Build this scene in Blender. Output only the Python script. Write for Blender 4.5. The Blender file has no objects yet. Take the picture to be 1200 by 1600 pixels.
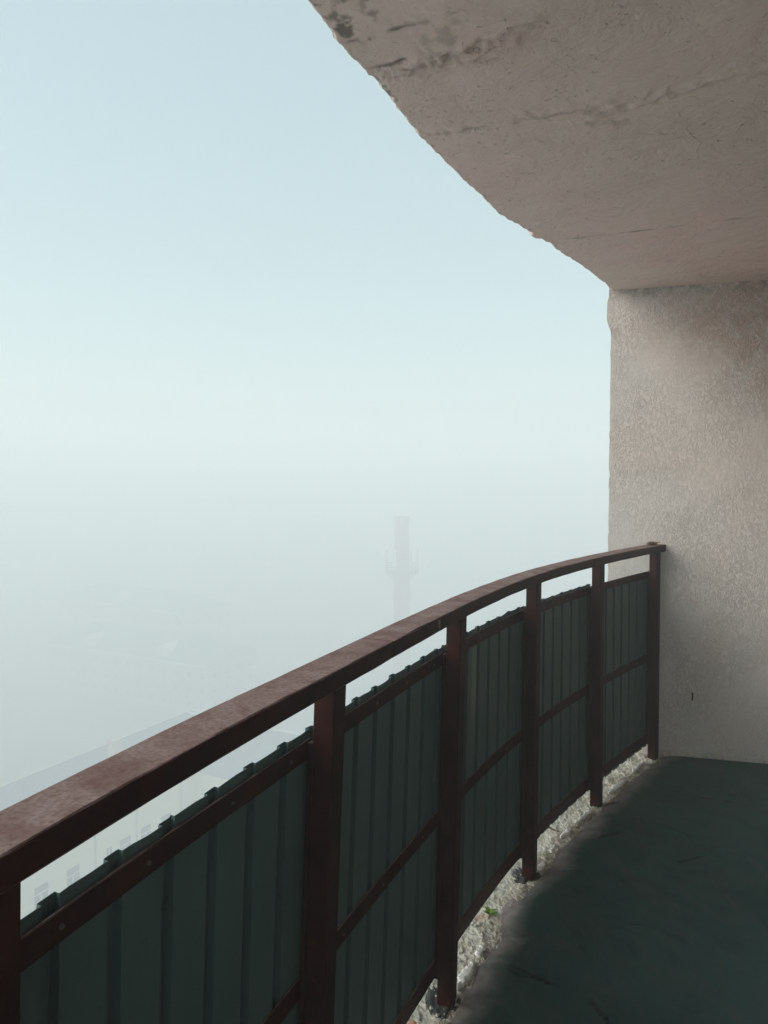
import bpy, bmesh, math, random
from mathutils import Vector, noise
R = math.radians
random.seed(7)
scene = bpy.context.scene
COL = scene.collection

# ------------------------------------------------------------------ camera, sky, sun, exposure
# balcony floor is z = 0, the street lies 48 m below
CAM_Z = 1.469
GROUND = -47.0
cam_d = bpy.data.cameras.new('camera')
cam_d.sensor_fit = 'VERTICAL'; cam_d.sensor_height = 36.0
cam_d.lens = 1113.5 / 1600 * 36
cam_d.clip_start = 0.05; cam_d.clip_end = 6000
cam = bpy.data.objects.new('camera', cam_d); COL.objects.link(cam)
cam.location = (0, 0, CAM_Z); cam.rotation_euler = (math.pi/2 - 0.040, 0, 0)
scene.camera = cam

SUN_EL, SUN_AZ = 26.0, -104.0            # azimuth from +Y towards +X
w = bpy.data.worlds.new('World'); scene.world = w; w.use_nodes = True
nt = w.node_tree; nt.nodes.clear()
wo = nt.nodes.new('ShaderNodeOutputWorld'); bg = nt.nodes.new('ShaderNodeBackground')
sk = nt.nodes.new('ShaderNodeTexSky'); sk.sky_type = 'NISHITA'; sk.sun_disc = False
sk.sun_elevation = R(SUN_EL); sk.sun_rotation = R(SUN_AZ)
sk.altitude = 100; sk.air_density = 1.0; sk.dust_density = 3.4; sk.ozone_density = 2.0
bg.inputs['Strength'].default_value = 0.116
tn = nt.nodes.new('ShaderNodeMix'); tn.data_type = 'RGBA'; tn.blend_type = 'MULTIPLY'; tn.inputs[0].default_value = 1
tn.inputs[7].default_value = (.96, 1.03, .87, 1)          # cool-cyan white balance of the morning sky
nt.links.new(sk.outputs[0], tn.inputs[6])
vl = nt.nodes.new('ShaderNodeMix'); vl.data_type = 'RGBA'; vl.inputs[0].default_value = .66   # thin high overcast veil, even over the whole sky
vl.inputs[7].default_value = (1.95, 2.62, 2.72, 1)
nt.links.new(tn.outputs[2], vl.inputs[6]); nt.links.new(vl.outputs[2], bg.inputs[0]); nt.links.new(bg.outputs[0], wo.inputs[0])
sd = bpy.data.lights.new('sun', 'SUN'); sd.energy = 1.35; sd.angle = R(42); sd.color = (1, .985, .96)
sun = bpy.data.objects.new('sun', sd); COL.objects.link(sun)
_d = Vector((math.sin(R(SUN_AZ))*math.cos(R(SUN_EL)), math.cos(R(SUN_AZ))*math.cos(R(SUN_EL)), math.sin(R(SUN_EL))))
sun.rotation_euler = _d.to_track_quat('Z', 'Y').to_euler(); sun.location = _d*30
vs = scene.view_settings
vs.view_transform = 'Standard'; vs.look = 'None'; vs.gamma = 1; vs.exposure = 1.24
scene.render.engine = 'CYCLES'
cy = scene.cycles
cy.max_bounces = 8; cy.diffuse_bounces = 5; cy.glossy_bounces = 3; cy.volume_bounces = 5
cy.use_denoising = True

# ------------------------------------------------------------------ helpers
def link(o, parent=None):
    COL.objects.link(o)
    if parent: o.parent = parent
    return o
def tag(o, label=None, cat=None, group=None, kind=None):
    if label: o['label'] = label
    if cat: o['category'] = cat
    if group: o['group'] = group
    if kind: o['kind'] = kind
    return o
def empty(name, loc, label, cat, group=None, rz=0):
    o = bpy.data.objects.new(name, None); o.location = loc; o.rotation_euler.z = rz
    o.empty_display_size = .1
    return tag(link(o), label, cat, group)
def mesh(name, vf, mat, parent=None, off=(0, 0, 0), smooth=False, attr=None):
    V, F = vf
    me = bpy.data.meshes.new(name)
    me.from_pydata([(v[0]-off[0], v[1]-off[1], v[2]-off[2]) for v in V], [], F)
    me.update()
    if smooth: me.polygons.foreach_set('use_smooth', [True]*len(me.polygons))
    if attr:
        for k, vals in attr.items():
            a = me.attributes.new(k, 'FLOAT', 'POINT'); a.data.foreach_set('value', vals)
    me.materials.append(mat)
    return link(bpy.data.objects.new(name, me), parent)
class MB:
    def __init__(s): s.V = []; s.F = []
    def add(s, V, F):
        n = len(s.V); s.V += [tuple(v) for v in V]; s.F += [tuple(i+n for i in f) for f in F]; return s
    def box(s, x0, x1, y0, y1, z0, z1):
        V = [(x, y, z) for z in (z0, z1) for x, y in ((x0, y0), (x1, y0), (x1, y1), (x0, y1))]
        return s.add(V, [(3, 2, 1, 0), (4, 5, 6, 7), (0, 1, 5, 4), (1, 2, 6, 5), (2, 3, 7, 6), (3, 0, 4, 7)])
    def obox(s, o, u, v, a0, a1, b0, b1, z0, z1):
        "box in a plan frame: origin o, unit axes u, v"
        P = lambda a, b, z: (o[0]+u[0]*a+v[0]*b, o[1]+u[1]*a+v[1]*b, z)
        V = [P(a, b, z) for z in (z0, z1) for a, b in ((a0, b0), (a1, b0), (a1, b1), (a0, b1))]
        return s.add(V, [(3, 2, 1, 0), (4, 5, 6, 7), (0, 1, 5, 4), (1, 2, 6, 5), (2, 3, 7, 6), (3, 0, 4, 7)])
    def cyl(s, c, r0, r1, z0, z1, n=24):
        V = [(c[0]+r*math.cos(2*math.pi*i/n), c[1]+r*math.sin(2*math.pi*i/n), z) for r, z in ((r0, z0), (r1, z1)) for i in range(n)]
        return s.add(V, [(i, (i+1) % n, n+(i+1) % n, n+i) for i in range(n)] + [tuple(range(n-1, -1, -1)), tuple(range(n, 2*n))])
    def tube(s, pts, r, n=6):
        pts = [Vector(p) for p in pts]; rings = []
        for i, p in enumerate(pts):
            d = (pts[min(i+1, len(pts)-1)]-pts[max(i-1, 0)]).normalized()
            a = d.cross(Vector((0, 0, 1)));  a = a.normalized() if a.length > 1e-3 else Vector((1, 0, 0))
            b = d.cross(a); rr = r[i] if isinstance(r, (list, tuple)) else r
            rings.append([p+(a*math.cos(2*math.pi*k/n)+b*math.sin(2*math.pi*k/n))*rr for k in range(n)])
        V = [v for q in rings for v in q]
        F = [(i*n+k, i*n+(k+1) % n, (i+1)*n+(k+1) % n, (i+1)*n+k) for i in range(len(pts)-1) for k in range(n)]
        return s.add(V, F+[tuple(range(n-1, -1, -1)), tuple((len(pts)-1)*n+k for k in range(n))])
    @property
    def vf(s): return s.V, s.F
def nz(x, y, z=0, sc=1, oc=4):
    return noise.fractal(Vector((x*sc, y*sc, z*sc)), 1.0, 2.0, oc)
def sm(a, b, x):
    t = min(1, max(0, (x-a)/(b-a))); return t*t*(3-2*t)

# ------------------------------------------------------------------ materials
class NT:
    def __init__(s, name, rough=.8, spec=.3, metal=0):
        s.m = bpy.data.materials.new(name); s.m.use_nodes = True; s.t = s.m.node_tree
        s.b = s.t.nodes['Principled BSDF']; s.b.inputs['Roughness'].default_value = rough
        s.b.inputs['Specular IOR Level'].default_value = spec; s.b.inputs['Metallic'].default_value = metal
        s.co = s.t.nodes.new('ShaderNodeTexCoord').outputs['Object']
    def n(s, k, **kw):
        o = s.t.nodes.new(k)
        for a, v in kw.items(): setattr(o, a, v)
        return o
    def ln(s, a, b): s.t.links.new(a, b)
    def noise(s, sc, det=5, dist=0, rough=.55, vec=None, stretch=None):
        o = s.n('ShaderNodeTexNoise'); o.inputs['Scale'].default_value = sc; o.inputs['Detail'].default_value = det
        o.inputs['Distortion'].default_value = dist; o.inputs['Roughness'].default_value = rough
        v = vec or s.co
        if stretch:
            mp = s.n('ShaderNodeMapping'); mp.inputs['Scale'].default_value = stretch; s.ln(v, mp.inputs[0]); v = mp.outputs[0]
        s.ln(v, o.inputs['Vector']); return o.outputs['Fac']
    def ramp(s, f, stops):
        o = s.n('ShaderNodeValToRGB'); e = o.color_ramp.elements
        while len(e) < len(stops): e.new(.5)
        for el, (p, c) in zip(e, stops):
            el.position = p; el.color = (c, c, c, 1) if isinstance(c, (int, float)) else (*c, 1)
        s.ln(f, o.inputs[0]); return o.outputs[0]
    def mix(s, f, a, b, mode='MIX'):
        o = s.n('ShaderNodeMix', data_type='RGBA', blend_type=mode)
        for i, v in ((0, f), (6, a), (7, b)):
            if isinstance(v, (int, float)): o.inputs[i].default_value = v
            elif isinstance(v, tuple): o.inputs[i].default_value = (*v, 1)
            else: s.ln(v, o.inputs[i])
        return o.outputs[2]
    def math(s, op, a, b=0, clamp=False):
        o = s.n('ShaderNodeMath', operation=op, use_clamp=clamp)
        for i, v in ((0, a), (1, b)):
            if isinstance(v, (int, float)): o.inputs[i].default_value = v
            else: s.ln(v, o.inputs[i])
        return o.outputs[0]
    def attr(s, name):
        o = s.n('ShaderNodeAttribute'); o.attribute_name = name; return o.outputs['Fac']
    def bump(s, h, dist, strength=1, prev=None):
        o = s.n('ShaderNodeBump'); o.inputs['Distance'].default_value = dist; o.inputs['Strength'].default_value = strength
        s.ln(h, o.inputs['Height'])
        if prev: s.ln(prev, o.inputs['Normal'])
        s.ln(o.outputs[0], s.b.inputs['Normal']); return o.outputs[0]
    def col(s, c):
        if isinstance(c, tuple): s.b.inputs['Base Color'].default_value = (*c, 1)
        else: s.ln(c, s.b.inputs['Base Color'])
        return s
    def up(s):
        "1 on faces that look up (where dust and weathering settle)"
        g = s.n('ShaderNodeNewGeometry'); x = s.n('ShaderNodeSeparateXYZ'); s.ln(g.outputs['True Normal'], x.inputs[0]); return x.outputs[2]

# painted steel, brown-red
def m_steel():
    t = NT('brown_red_painted_steel', .5, .13)
    big = t.noise(9, 6, .4); fine = t.noise(160, 5); 
    base = t.mix(t.ramp(big, [(.35, 0), (.68, 1)]), (.014, .0030, .0027), (.046, .0082, .0068))
    chips = t.ramp(t.noise(38, 8, .6, .7), [(.66, 0), (.70, 1)])
    base = t.mix(chips, base, (.085, .042, .03))
    # weathered, chalky upper faces
    dust = t.ramp(t.noise(14, 8, .5, .65), [(.3, 0), (.72, 1)])
    chalk = t.mix(dust, (.15, .072, .062), (.33, .25, .235))
    chalk = t.mix(t.ramp(fine, [(.42, 0), (.66, .55)]), chalk, (.13, .055, .045))
    spots = t.ramp(t.noise(70, 4, 0, .6), [(.69, 0), (.73, 1)])
    chalk = t.mix(spots, chalk, (.42, .33, .27))
    u = t.ramp(t.up(), [(.6, 0), (.9, 1)])
    t.col(t.mix(u, base, chalk))
    rr = t.mix(u, (.48, .48, .48), (.75, .75, .75)); t.ln(rr, t.b.inputs['Roughness'])
    b = t.bump(t.noise(30, 6, .3), .002, .5); t.bump(fine, .0006, .6, b)
    return t.m
def m_sheet():
    t = NT('dark_green_painted_sheet', .5, .35)
    c = t.mix(t.ramp(t.noise(5, 5, .3), [(.3, 0), (.7, 1)]), (.052, .106, .106), (.074, .134, .130))
    streak = t.ramp(t.noise(6, 6, 0, .6, stretch=(18, 18, .6)), [(.35, 0), (.75, 1)])
    c = t.mix(t.math('MULTIPLY', streak, .35), c, (.075, .09, .082))
    c = t.mix(t.attr('worn'), c, (.17, .20, .165))
    c = t.mix(t.ramp(t.noise(130, 2), [(.72, 0), (.75, .5)]), c, (.02, .02, .02))
    t.col(c); t.bump(t.noise(14, 3), .002, .25)
    return t.m
def m_ceiling():
    t = NT('painted_concrete_soffit', .9, .15)
    a = t.ramp(t.noise(1.1, 6, .6, .6), [(.36, 0), (.64, 1)])
    c = t.mix(a, (.84, .60, .54), (.80, .64, .55))
    b = t.ramp(t.noise(3.3, 7, 1.0, .62), [(.38, 0), (.68, 1)])
    c = t.mix(t.math('MULTIPLY', b, .5), c, (.82, .64, .60))
    st = t.ramp(t.noise(7, 8, .8, .7), [(.58, 0), (.78, 1)])
    c = t.mix(t.math('MULTIPLY', st, .3), c, (.55, .45, .40))
    pin = t.ramp(t.noise(60, 2, 0, .5), [(.735, 0), (.75, 1)])
    c = t.mix(t.math('MULTIPLY', pin, .5), c, (.10, .085, .07))
    c = t.mix(t.attr('dark'), c, (.055, .05, .038))
    t.col(c)
    n1 = t.bump(t.noise(4.0, 9, .6, .66), .05, .5)
    patch = t.ramp(t.noise(2.6, 5, .4), [(.42, .12), (.6, 1)])
    n2 = t.bump(t.math('MULTIPLY', t.noise(22, 9, 1.0, .7), patch), .012, .8, n1)
    pits = t.ramp(t.noise(34, 3, .2, .5, stretch=(1, 1.6, 1)), [(.66, 0), (.72, 1)])
    n2 = t.bump(t.math('MULTIPLY', pits, patch), -.008, .9, n2)
    # thin raised hair lines in the old paint
    v = t.n('ShaderNodeTexVoronoi', feature='DISTANCE_TO_EDGE'); v.inputs['Scale'].default_value = 2.3
    dn = t.noise(3, 4); vm = t.n('ShaderNodeVectorMath', operation='ADD'); t.ln(t.co, vm.inputs[0])
    cc = t.n('ShaderNodeCombineXYZ'); t.ln(t.math('MULTIPLY', dn, 1.2), cc.inputs[0]); t.ln(dn, cc.inputs[1]); t.ln(cc.outputs[0], vm.inputs[1])
    t.ln(vm.outputs[0], v.inputs['Vector'])
    hair = t.math('MULTIPLY', t.ramp(v.outputs['Distance'], [(0, 1), (.012, 0)]), t.ramp(t.noise(1.7, 3), [(.5, 0), (.62, 1)]))
    t.bump(hair, .003, .6, n2)
    return t.m
def m_plaster():
    t = NT('rough_scratched_plaster', .92, .12)
    # worm-like grooves: contour lines of a distorted noise field
    n = t.noise(54, 1.5, 1.4, .5, stretch=(1.0, 1.0, .55))
    g = t.math('ABSOLUTE', t.math('SUBTRACT', n, .5))
    g2 = t.math('ABSOLUTE', t.math('SUBTRACT', t.noise(38, 2.0, 1.8, .5, stretch=(1.2, 1.2, .55)), .46))
    w1 = t.ramp(g, [(0, 1), (.045, 0)]); w2 = t.ramp(g2, [(0, 1), (.03, 0)])
    worm = t.math('MAXIMUM', w1, w2)
    worm = t.math('MULTIPLY', worm, t.ramp(t.noise(2.6, 6, .5), [(.36, .28), (.62, 1)]))
    a = t.ramp(t.noise(1.6, 6, .5), [(.35, 0), (.66, 1)])
    c = t.mix(a, (.76, .665, .61), (.73, .69, .665))
    st = t.attr('stain')
    brk = t.math('MULTIPLY', st, t.ramp(t.noise(10, 7, .8, .7), [(.3, .15), (.62, 1)]))
    c = t.mix(t.math('MULTIPLY', brk, .85, True), c, (.52, .34, .26))
    c = t.mix(t.math('MULTIPLY', worm, .28), c, (.17, .15, .125))
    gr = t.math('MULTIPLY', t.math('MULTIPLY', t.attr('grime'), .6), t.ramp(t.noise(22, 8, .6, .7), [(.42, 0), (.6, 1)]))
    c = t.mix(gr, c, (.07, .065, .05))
    t.col(c)
    n1 = t.bump(t.noise(60, 5), .0025, .5)
    n1 = t.bump(worm, -.0030, .75, n1)
    t.bump(t.noise(2.5, 4), .012, .35, n1)
    return t.m
def m_floor():
    t = NT('dark_green_floor_paint', .7, .14)
    a = t.ramp(t.noise(1.5, 7, .6, .6), [(.3, 0), (.72, 1)])
    c = t.mix(a, (.020, .074, .068), (.044, .118, .110))
    c = t.mix(t.math('MULTIPLY', t.ramp(t.noise(6, 9, 1.5, .72, stretch=(1, .45, 1)), [(.45, 0), (.75, 1)]), .8), c, (.075, .098, .088))
    c = t.mix(t.math('MULTIPLY', t.ramp(t.noise(2.2, 9, 2.2, .75), [(.5, 0), (.62, 1)]), .3), c, (.014, .034, .032))
    c = t.mix(t.attr('crack'), c, (.006, .010, .009))
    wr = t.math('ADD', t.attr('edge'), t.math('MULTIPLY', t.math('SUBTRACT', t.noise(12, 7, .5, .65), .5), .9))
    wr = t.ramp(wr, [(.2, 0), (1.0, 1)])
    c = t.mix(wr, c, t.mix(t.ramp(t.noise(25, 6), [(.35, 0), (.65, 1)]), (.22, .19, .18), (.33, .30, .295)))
    c = t.mix(t.ramp(t.noise(90, 3, 0, .6), [(.70, 0), (.73, .7)]), c, (.012, .012, .01))
    t.col(c)
    n1 = t.bump(t.noise(7, 6, .8), .010, .5); t.bump(t.noise(70, 5), .0015, .5, n1)
    return t.m
def m_rubble():
    t = NT('broken_concrete_edge', .95, .1)
    c = t.mix(t.ramp(t.noise(11, 8, .7, .65), [(.35, 0), (.66, 1)]), (.36, .33, .27), (.58, .56, .50))
    c = t.mix(t.ramp(t.noise(6, 6, 1, .6), [(.60, 0), (.72, .8)]), c, (.36, .22, .15))
    c = t.mix(t.ramp(t.noise(45, 6, .5, .7), [(.62, 0), (.70, .85)]), c, (.10, .085, .06))
    c = t.mix(t.ramp(t.noise(8, 5, 0, .6, stretch=(1, 1, 1)), [(.70, 0), (.74, .7)]), c, (.14, .16, .04))
    t.col(c); n1 = t.bump(t.noise(60, 8, .4, .7), .006, 1); t.bump(t.noise(220, 3), .0015, .6, n1)
    return t.m
def m_flat(name, c1, c2, sc=3, rough=.85, spec=.2, bd=0, bs=20):
    t = NT(name, rough, spec)
    t.col(t.mix(t.ramp(t.noise(sc, 6, .4), [(.35, 0), (.65, 1)]), c1, c2))
    if bd: t.bump(t.noise(bs, 5), bd, .7)
    return t.m
STEEL, SHEET, CEIL, PLAST, FLOOR, RUB = m_steel(), m_sheet(), m_ceiling(), m_plaster(), m_floor(), m_rubble()
WHITE = m_flat('white_lime_mortar', (.70, .71, .68), (.84, .85, .82), 30, .9, .1, .003, 90)
TILE = m_flat('terracotta_fragment', (.36, .17, .11), (.45, .25, .18), 20, .9, .1, .002, 60)
MOSS = m_flat('bright_green_leaf', (.06, .12, .012), (.13, .22, .025), 60, .6, .3)
TWIG = m_flat('dry_brown_twig', (.055, .035, .02), (.13, .085, .045), 60, .8, .2)
STRAW = m_flat('dry_straw', (.32, .22, .09), (.45, .33, .15), 40, .8, .2)
SCREW = m_flat('zinc_screw_head', (.05, .035, .03), (.12, .10, .09), 300, .45, .5)
GROUT = m_flat('dark_mortar_collar', (.035, .04, .04), (.07, .075, .07), 40, .9, .1, .003, 80)
CREAM = m_flat('cream_stucco', (.84, .78, .58), (.88, .82, .65), .25, .9, .1)
CREAM3 = m_flat('fog_toned_grey_stucco', (.42, .41, .38), (.50, .49, .45), .25, .9, .1)  # far house walls: fog fading put into the colour, grey near the fog's brightness
CREAM2 = m_flat('pale_rose_stucco', (.50, .42, .37), (.56, .48, .42), .25, .9, .1)
ROOF = m_flat('grey_blue_sheet_roof', (.14, .17, .20), (.20, .23, .26), .3, .6, .3)
ROOFL = m_flat('light_metal_flashing', (.68, .69, .68), (.78, .79, .78), .6, .5, .3)
GLASS = m_flat('dark_window_glass', (.05, .06, .07), (.09, .10, .11), .5, .15, .5)
FRAME = m_flat('white_window_frame', (.76, .76, .73), (.82, .82, .79), 1, .6, .3)
PIPE = m_flat('grey_drainpipe', (.40, .40, .38), (.5, .5, .48), 1, .6, .3)
BRICK = m_flat('reddish_chimney_brick', (.22, .075, .06), (.30, .12, .095), .6, .9, .1)
ANTW = m_flat('white_antenna_plastic', (.75, .75, .75), (.82, .82, .82), 1, .5, .3)
DKST = m_flat('dark_platform_steel', (.08, .08, .08), (.13, .12, .12), 1, .6, .3)
GRND = m_flat('courtyard_ground', (.24, .245, .235), (.32, .32, .30), .06, .95, .1)
ASPH = m_flat('asphalt', (.045, .046, .048), (.065, .066, .068), .3, .95, .1)

# ------------------------------------------------------------------ plan of the balcony
# points on the inner faces of the posts, going away from the camera; two more behind it
P = [(-.625, -1.52), (-.610, -.79), (-.5456, -.0595), (-.3716, .6272), (-.1201, 1.2905), (.1984, 1.9666), (.5652, 2.6137), (.9934, 3.2080), (1.4697, 3.7795)]
LEAN = [(.005, 0), (.010, 0), (.0144, .0036), (.0283, .0076), (.0476, -.0050), (.0267, -.0089), (.0103, .0039), (-.0012, .0084), (-.0055, .0029)]
FIRST = 0
def spline(pts):
    n = len(pts); import_cols = []
    M = [[0.0]*2 for _ in range(n)]
    for c in range(2):
        # natural cubic with free ends (second difference linear): Thomas on interior
        a = [0]*n; b = [1]*n; cc = [0]*n; d = [0]*n
        for i in range(1, n-1):
            a[i] = 1; b[i] = 4; cc[i] = 1; d[i] = 6*(pts[i-1][c]-2*pts[i][c]+pts[i+1][c])
        cc[0] = -1; a[-1] = -1
        for i in range(1, n):
            m = a[i]/b[i-1]; b[i] -= m*cc[i-1]; d[i] -= m*d[i-1]
        x = [0]*n
        x[-1] = d[-1]/b[-1] if abs(b[-1]) > 1e-9 else 0
        for i in range(n-2, -1, -1): x[i] = (d[i]-cc[i]*x[i+1])/b[i]
        for i in range(n): M[i][c] = x[i]
    def f(t):
        i = int(min(max(math.floor(t), 0), n-2)); u = t-i; o = []; g = []
        for c in range(2):
            A, B, m0, m1 = pts[i][c], pts[i+1][c], M[i][c], M[i+1][c]; k = B-A-(2*m0+m1)/6
            o.append(A+k*u+m0/2*u*u+(m1-m0)/6*u**3); g.append(k+m0*u+(m1-m0)/2*u*u)
        return o, g
    return f
fP, fL = spline(P), spline(LEAN)
HREF = 1.243
def rp(t, off=0, z=0):
    "point of the railing: t in posts, off outwards from the posts' inner faces, height z"
    p, g = fP(t); l, _ = fL(t); d = math.hypot(*g); nx, ny = -g[1]/d, g[0]/d; k = z/HREF
    return (p[0]+nx*off+l[0]*k, p[1]+ny*off+l[1]*k, z)
def rt(t):
    _, g = fP(t); d = math.hypot(*g); return (g[0]/d, g[1]/d), (-g[1]/d, g[0]/d)
W1, W2 = .0437, .0467
ZR, RT, RW, ROFF = 1.1426, .046, .0767, .0172
ZR_B = ZR - .037
RBAR = .0544; BT, BH, MTOP, MH, OT, OH = .9978, .0369, .5471, .0416, .1126, .0539

# ------------------------------------------------------------------ railing: one thing
RL = (.1984, 1.9666, 0)
railing = empty('balcony_railing', RL, 'curved brown-red steel balcony railing filled with dark green corrugated sheets', 'railing')
def sweep(t0, t1, prof, n, mat, name, parent, jitter=0, smooth=False, cut=0):
    "prof: list of (off, z), closed polygon, swept along the railing"
    V = []; F = []; m = len(prof)
    for i in range(n+1):
        t = t0+(t1-t0)*i/n
        for j, (o, z) in enumerate(prof):
            q = rp(t, o, z)
            jz = jitter*nz(q[0]*9+j*3.1, q[1]*9, 0, 1, 3); jo = jitter*nz(q[0]*7, q[1]*7+j*5.7, 4, 1, 3)
            q = rp(t, o+jo, z+jz); V.append(q)
    for i in range(n):
        for j in range(m): F.append((i*m+j, i*m+(j+1) % m, (i+1)*m+(j+1) % m, (i+1)*m+j))
    F.append(tuple(range(m-1, -1, -1))); F.append(tuple(n*m+j for j in range(m)))
    F = [f[::-1] for f in F]
    return mesh(name, (V, F), mat, parent, RL, smooth)
def rprof(o0, o1, z0, z1, b=.003):
    return [(o0, z0+b), (o0, z1-b), (o0+b*.4, z1-b*.4), (o0+b, z1), (o1-b, z1), (o1-b*.4, z1-b*.4), (o1, z1-b), (o1, z0+b), (o1-b, z0), (o0+b, z0)]
# handrail in welded lengths; joints where the photo shows them
joints = [-.05, 2.02, 4.28, 6.11, 8.075]
for a, b in zip(joints[:-1], joints[1:]):
    h = sweep(a+.0024, b-.0024, rprof(-ROFF, RW-ROFF, ZR_B, ZR, .0035), max(8, int((b-a)*26)), STEEL, 'handrail', railing, jitter=.0009)
    if b < 8:   # weld bead closing the joint, a hair below the surface
        sweep(b-.0026, b+.0026, rprof(-ROFF+.003, RW-ROFF-.003, ZR_B+.002, ZR-.004, .002), 1, STEEL, 'weld_seam', h)
for i in range(len(P)):
    z_top = ZR_B-.0005
    u, v = rt(i); V = []
    b = .003
    ring = [(-W2/2+b, 0), (W2/2-b, 0), (W2/2, b), (W2/2, W1-b), (W2/2-b, W1), (-W2/2+b, W1), (-W2/2, W1-b), (-W2/2, b)]
    zs = [-.03, .15, .5, .8, z_top]
    for z in zs:
        c = rp(i, 0, z)
        for a_, o_ in ring: V.append((c[0]+u[0]*a_+v[0]*o_, c[1]+u[1]*a_+v[1]*o_, z))
    F = [(k*8+j, k*8+(j+1) % 8, k*8+8+(j+1) % 8, k*8+8+j) for k in range(len(zs)-1) for j in range(8)]
    F += [tuple(range(7, -1, -1)), tuple((len(zs)-1)*8+j for j in range(8))]
    post = mesh('post', (V, F), STEEL, railing, RL)
    # vertical flange that ties the sheet frame to the post
    V = []
    for z in (OT-OH+.004, BT-.004):
        c = rp(i, 0, z)
        for a_, o_ in ((-W2/2+.002, W1+.0005), (W2/2-.002, W1+.0005), (W2/2-.002, RBAR-.0005), (-W2/2+.002, RBAR-.0005)):
            V.append((c[0]+u[0]*a_+v[0]*o_, c[1]+u[1]*a_+v[1]*o_, z))
    mesh('flange', (V, [(3, 2, 1, 0), (4, 5, 6, 7), (0, 1, 5, 4), (1, 2, 6, 5), (2, 3, 7, 6), (3, 0, 4, 7)]), STEEL, post, RL)
# screw head
def screw_mesh():
    m = MB(); n = 8
    m.add([(.0038*math.cos(2*math.pi*k/n), -.0001, .0038*math.sin(2*math.pi*k/n)) for k in range(n)] +
          [(.0028*math.cos(2*math.pi*k/n), -.0030, .0028*math.sin(2*math.pi*k/n)) for k in range(n)],
          [(k, (k+1) % n, n+(k+1) % n, n+k) for k in range(n)] + [tuple(range(n, 2*n))])
    me = bpy.data.meshes.new('screw'); me.from_pydata(m.V, [], m.F); me.materials.append(SCREW); return me
SCM = screw_mesh()
def screw(bar, t, z, off=RBAR):
    o = bpy.data.objects.new('screw', SCM); c = rp(t, off-.0002, z); u, v = rt(t)
    o.location = (c[0]-RL[0], c[1]-RL[1], c[2]); o.rotation_euler.z = math.atan2(u[1], u[0])
    link(o, bar)
PITCH = .100
def fLen(i):
    return sum(math.dist(rp(i+k/20)[:2], rp(i+(k+1)/20)[:2]) for k in range(20))/.74
for i in range(len(P)-1):
    t0, t1 = i+.004, i+1-.004
    if i == len(P)-2: t1 = i+1+.02
    n = 14
    top_bar = sweep(t0, t1, rprof(RBAR, RBAR+.005, BT-BH, BT, .001), n, STEEL, 'crossbar', railing, jitter=.0008)
    # the upper leg of the angle iron, pointing inwards under the sheet edge is missing here: plain flat
    mid = sweep(t0, t1, rprof(RBAR, RBAR+.005, MTOP-MH, MTOP, .001), n, STEEL, 'crossbar', railing, jitter=.0008)
    low = sweep(t0, t1, rprof(RBAR, RBAR+.005, OT-OH, OT, .001), n, STEEL, 'crossbar', railing, jitter=.0008)
    for q in (.16, .40, .64, .88): screw(top_bar, i+q+random.uniform(-.03, .03), BT-BH*.5)
    for q in (.22, .5, .8): screw(mid, i+q+random.uniform(-.03, .03), MTOP-MH*.5)
    for q in (.25, .7): screw(low, i+q+random.uniform(-.03, .03), OT-OH*.5)
    # corrugated sheet: flat pans towards the balcony, narrow ribs outwards
    up = [.016, .016, .016, .016, .015, .014, .010, -.004][i]
    dn = [.0, 0, 0, 0, 0, .0, .022, .026][i]
    L = 0.74*fLen(i); s0 = RBAR+.0062
    st = []; x = -.02-.017*i % .1
    prof = [(0, 0), (.058, 0), (.059, .0165), (.062, .018), (.081, .018), (.084, .0165), (.083, 0)]
    x0 = -.1 + [.0, .02, .04, .048, .035, .03, .045, .03][i]
    k = 0
    pts = []
    while x0+k*PITCH < L+.02:
        for px, po in prof: pts.append((x0+k*PITCH+px, po))
        k += 1
    pts = [(-.012, 0)]+[q for q in pts if -.008 < q[0] < L+.004]+[(L+.006, 0)]
    # fill long pans so they follow the curve
    full = []
    for a, b in zip(pts[:-1], pts[1:]):
        full.append(a)
        if b[0]-a[0] > .03: full.append(((a[0]+b[0])/2, a[1]))
    full.append(pts[-1])
    zt, zb = BT+up, OT-OH+.010-dn
    rows = [zb, OT, .3, MTOP, .72, .80, .88, .95, zt]
    V = []; A = []
    for th in (0, .0009):
        for r_, z in enumerate(rows):
            for (px, po) in full:
                tt = i+px/L
                dz = (.0035*nz(px*13, i*7.7, 0, 1, 3) if r_ == len(rows)-1 else 0)
                kink = 0
                if i == 3 and r_ == len(rows)-1 and .27 < px < .33: dz -= .003
                V.append(rp(tt, s0+po*(.42 if r_ == len(rows)-1 else .72 if z > .94 else 1)+th, z+dz))
                A.append(1.0*sm(.66, .78, z) if (i == 5 and .235 < px < .305 and po < .002) else 0)
    m = len(full); nr = len(rows); F = []
    for s_ in range(2):
        for r_ in range(nr-1):
            for j in range(m-1):
                a = s_*m*nr+r_*m+j; f = (a, a+1, a+1+m, a+m); F.append(f if s_ == 0 else f[::-1])
    N = m*nr
    for j in range(m-1):
        F.append((j, N+j, N+j+1, j+1)); a = (nr-1)*m+j; F.append((a, a+1, N+a+1, N+a))
    mesh('infill_sheet', (V, F), SHEET, railing, RL, attr={'worn': A})
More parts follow.
